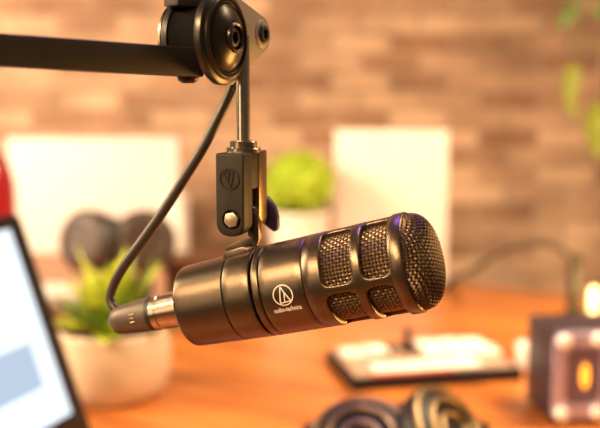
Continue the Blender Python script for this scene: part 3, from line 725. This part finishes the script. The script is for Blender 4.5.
# ------------------------------------------------------------------ bulb lamp with its arching cord
lb = T(576, 322)
lamp = thing('bulb_lamp', 'dark desk lamp with a bare glowing tube bulb behind the preamp', 'lamp', lb)
bm = bmesh.new(); lathe(bm, lb + V((0.014, 0, 0)), Z0, [(0, 0.045), (0.008, 0.045), (0.011, 0.042)], 36); obj('base', bm, M['hp'], lamp)
bm = bmesh.new(); lathe(bm, lb + V((-0.006, 0, 0.008)), Z0, [(0, 0.0115), (0.09, 0.0105), (0.112, 0.0115), (0.116, 0.009)], 24); obj('stem', bm, mat('stem_paint', (0.022, 0.022, 0.012), 0.5), lamp)
bm = bmesh.new(); lathe(bm, lb + V((0.029, 0, 0.010)), Z0, [(0, 0.010), (0.006, 0.010), (0.008, 0.008)], 24); obj('socket', bm, mat('brass', (0.6, 0.35, 0.1), 0.3, 0.9), lamp)
bm = bmesh.new(); lathe(bm, lb + V((0.029, 0, 0.017)), Z0, [(0, 0.007), (0.006, 0.0085), (0.036, 0.0085), (0.044, 0.006), (0.047, 0)], 24, cap=False); obj('bulb', bm, mat('bulb_glow', (1, 0.8, 0.5), 0.3, emit=(1.0, 0.66, 0.28), es=2.6), lamp, label='glowing tube bulb')
pl_ = bpy.data.lights.new('bulb_light', 'POINT'); pl_.energy = 1.3; pl_.color = (1, 0.58, 0.22); pl_.shadow_soft_size = 0.03
po = bpy.data.objects.new('bulb_light', pl_); COL.objects.link(po); po.parent = lamp; po.location = (0.029, -0.05, 0.07)
dl = lb.y
cord_pts = [T(432, 296), T(455, 285)+Z0*0.012, W(480, 266, dl+0.12), W(503, 250, dl+0.09), W(530, 243, dl+0.06), W(555, 246, dl+0.02), W(570, 256, dl), lb + V((-0.006, 0, 0.118))]
cord_pts[0].z += 0.0075
bm = bmesh.new(); tube(bm, spline(cord_pts, 10), 0.0062, 12); obj('cord', bm, mat('cord_sleeve', (0.07, 0.045, 0.022), 0.6), lamp)

# ------------------------------------------------------------------ things along the wall
M['canvas'] = mat('cream_canvas', (0.82, 0.79, 0.76), 0.8, 0, 0.03, 30, 0.2, 900)
M['canvasp'] = mat('pale_canvas', (0.80, 0.73, 0.69), 0.8, 0, 0.03, 30, 0.2, 900)
def canvas(name, label, x0, x1, y0, d, mm, zb=DESK, th=0.022, tilt=3.0):
    cx = ((x0+x1)/2-300)/FPX; 
    pL, pR = W(x0, y0, d), W(x1, y0, d)
    w = (pR-pL).length; topz = pL.z; h = topz-zb
    c = (pL+pR)/2; tl = R_(tilt)
    Zt = V((0, math.sin(tl), math.cos(tl))); Yt = V((0, math.cos(tl), -math.sin(tl)))
    b0 = V((c.x, c.y - math.tan(tl)*h, zb))
    t = thing(name, label, 'canvas', b0)
    hh = h/math.cos(tl)
    bm = bmesh.new(); box(bm, b0 + Zt*hh/2 + Yt*th/2, X0, Yt, Zt, w, th, hh, 0.003); obj('stretched_canvas', bm, mm, t)
    for sz in (hh-0.012, 0.014):
        bm = bmesh.new(); box(bm, b0 + Zt*sz + Yt*(th+0.003), X0, Yt, Zt, w-0.01, 0.006, 0.02, 0.001)
        obj('stretcher_bar', bm, M['wood'], t)
    return t
canvas('blank_canvas', 'wide blank cream canvas behind the dark headphones and succulent', 6, 178, 138, 2.29, M['canvas'], tilt=2.0)
canvas('blank_canvas', 'squarish blank pale canvas against the bricks behind the microphone grille', 335, 449, 130, 1.94, M['canvasp'], tilt=2.0)
# added brown box standing in for the shaded desk, and a pale notebook
M['shade_brown'] = mat('shade_brown', (0.115, 0.042, 0.018), 0.5, 0, 0.3, 18)
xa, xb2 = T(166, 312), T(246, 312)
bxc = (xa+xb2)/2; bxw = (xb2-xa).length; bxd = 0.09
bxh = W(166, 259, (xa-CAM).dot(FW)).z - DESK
wbox = thing('shade_box', 'added dark lidded box standing in for desk shade behind the rear end of the microphone', 'box', bxc + Y0*bxd/2)
bm = bmesh.new(); box(bm, bxc + Y0*bxd/2 + Z0*(bxh*0.36), X0, Y0, Z0, bxw, bxd, bxh*0.72, 0.002); obj('body', bm, M['shade_brown'], wbox)
bm = bmesh.new(); box(bm, bxc + Y0*bxd/2 + Z0*(bxh*0.865), X0, Y0, Z0, bxw+0.004, bxd+0.004, bxh*0.27, 0.003); obj('lid', bm, M['shade_brown'], wbox)
n0, n1, n2 = T(14, 318), T(72, 318), T(96, 272)
nu = V((1, 0, 0)); nvv = V((0, 1, 0)); nw, nd_ = 0.13, 0.20
nc = V((T(75, 300).x-0.02, T(75, 300).y, DESK))
nbk = thing('notebook', 'pale closed notebook lying on the desk behind the laptop screen', 'notebook', nc)
bm = bmesh.new(); box(bm, nc+Z0*0.006, nu, nvv, Z0, nw-0.004, nd_-0.004, 0.010, 0.0008); obj('pages', bm, M['canvas'], nbk)
for z in (0.0008, 0.0118):
    bm = bmesh.new(); box(bm, nc+Z0*z, nu, nvv, Z0, nw, nd_, 0.0016, 0.0004); obj('cover', bm, M['canvasp'], nbk)
# white jar beside the wide canvas
jc = T(178, 268); jc = V((jc.x, jc.y, DESK))
cj = thing('ceramic_canister', 'tall cream canister standing at the edge of the wide blank canvas', 'canister', jc)
bm = bmesh.new(); lathe(bm, jc, Z0, [(0, 0.022), (0.004, 0.026), (0.145, 0.026), (0.150, 0.024)], 36); obj('body', bm, M['canvas'], cj)
bm = bmesh.new(); lathe(bm, jc, Z0, [(0.150, 0.0265), (0.164, 0.0265), (0.168, 0.022), (0.168, 0.006), (0.178, 0.007), (0.182, 0)], 36, cap=False); obj('lid', bm, M['canvas'], cj)
# round bush in white pot
bc_ = T(299, 288)
bush = thing('round_bush', 'ball-shaped lime bush in a white pot before the brick wall', 'plant', bc_)
M['bushleaf'] = mat('bush_leaf', (0.46, 0.60, 0.04), 0.6, 0, 0.25, 60)
dB = (bc_-CAM).dot(FW)
bz = W(299, 182, dB).z; pz = W(299, 209, dB).z - DESK
bm = bmesh.new(); lathe(bm, bc_, Z0, [(0, 0.0), (0, 0.045), (0.004, 0.049), (pz-0.012, 0.060), (pz-0.010, 0.0635), (pz, 0.0635), (pz, 0.058), (pz-0.02, 0.056)], 44, cap=False); obj('pot', bm, M['white'], bush)
bm = bmesh.new(); lathe(bm, bc_, Z0, [(pz-0.014, 0.057), (pz-0.008, 0)], 30, cap=False); obj('soil', bm, M['soil'], bush)
bm = bmesh.new(); cB = V((bc_.x, bc_.y, bz))
for i in range(900):
    z = 1-2*(i+.5)/900; a = i*2.39996; r = math.sqrt(1-z*z); n = V((r*math.cos(a), r*math.sin(a), z))
    jit = V((random.uniform(-1, 1), random.uniform(-1, 1), random.uniform(-1, 1)))*0.5
    rr = random.uniform(0.78, 1.0); p = cB + V((n.x*0.066, n.y*0.066, n.z*0.058))*rr
    d = (n+jit).normalized(); s_ = d.orthogonal().normalized(); w = random.uniform(0.004, 0.006); l = random.uniform(0.010, 0.015); up_ = d.cross(s_)
    vv = [bm.verts.new(p), bm.verts.new(p+d*l*.5+s_*w+up_*0.001), bm.verts.new(p+d*l), bm.verts.new(p+d*l*.5-s_*w+up_*0.001)]
    bm.faces.new((vv[0], vv[1], vv[2])); bm.faces.new((vv[0], vv[2], vv[3]))
sphere(bm, cB, 0.055, 1, 1, 0.9, 24, 16)
lathe(bm, V((bc_.x, bc_.y, DESK+pz-0.012)), Z0, [(0, 0.008), (0.03, 0.006)], 10)
obj('foliage', bm, M['bushleaf'], bush)
# red vase at the left
rv = T(-10, 318)
vz = thing('red_vase', 'glossy red vase standing behind the open laptop', 'vase', rv)
dV = (rv-CAM).dot(FW); vh = W(-10, 146, dV).z-DESK
bm = bmesh.new(); lathe(bm, rv, Z0, [(0, 0), (0, 0.04), (0.005, 0.045), (vh*0.4, 0.056), (vh*0.8, 0.053), (vh*0.93, 0.042), (vh*0.985, 0.026), (vh, 0.020), (vh-0.004, 0.015), (vh*0.85, 0.015)], 44, cap=False); obj('body', bm, mat('red_glaze', (0.50, 0.02, 0.035), 0.25, 0, 0.05, 30, coat=0.3), vz)
# hanging vine at the right, from a wall hook above the view
dv = 2.1
hk = V((W(588, 0, dv).x, WALLY, W(588, -70, dv).z))
vine = thing('hanging_vine', 'trailing green vine hanging in front of the bricks', 'plant', hk)
bm = bmesh.new(); tube(bm, [hk, hk+V((0, -0.10, 0.0)), hk+V((0, -0.16, 0.02)), hk+V((0, -0.20, 0.012))], 0.005, 8); obj('hook', bm, M['black'], vine)
M['stem'] = mat('vine_stem', (0.12, 0.14, 0.03), 0.6)
vp = [hk+V((0, -0.17, 0.012)), W(592, -30, dv), W(586, 0, dv), W(580, 40, dv), W(574, 78, dv), W(570, 110, dv)]
bm = bmesh.new(); tube(bm, spline(vp, 6), 0.0022, 8); obj('stem', bm, M['stem'], vine)
vp2 = [hk+V((0.01, -0.17, 0.012)), W(606, -20, dv), W(610, 30, dv), W(606, 80, dv), W(602, 118, dv), W(600, 150, dv)]
bm = bmesh.new(); tube(bm, spline(vp2, 6), 0.0022, 8); obj('stem', bm, M['stem'], vine)
lv = [(586, -4, 150, .075, .04, 'leafd'), (576, 4, 235, .07, .035, 'leafd'), (594, 8, -30, .06, .035, 'leafd'), (573, 66, -100, .085, .040, 'leafv'), (571, 96, -85, .05, .026, 'leafv'), (603, 105, -115, .085, .055, 'leafv'), (601, 126, -100, .075, .05, 'leafv'), (585, -20, -160, .08, .04, 'leafd'), (606, 40, -60, .07, .04, 'leafv')]
M['leafv'] = mat('vine_leaf', (0.24, 0.28, 0.02), 0.5, 0, 0.2, 30)
for px, py, an, l, w, mm in lv:
    bm = bmesh.new(); leafblade(bm, W(px, py, dv-0.01), RT*math.cos(R_(an))+UP*math.sin(R_(an)), -FW, l, w, 0.05, 0.002)
    bmesh.ops.recalc_face_normals(bm, faces=bm.faces); obj('leaf', bm, M[mm], vine)
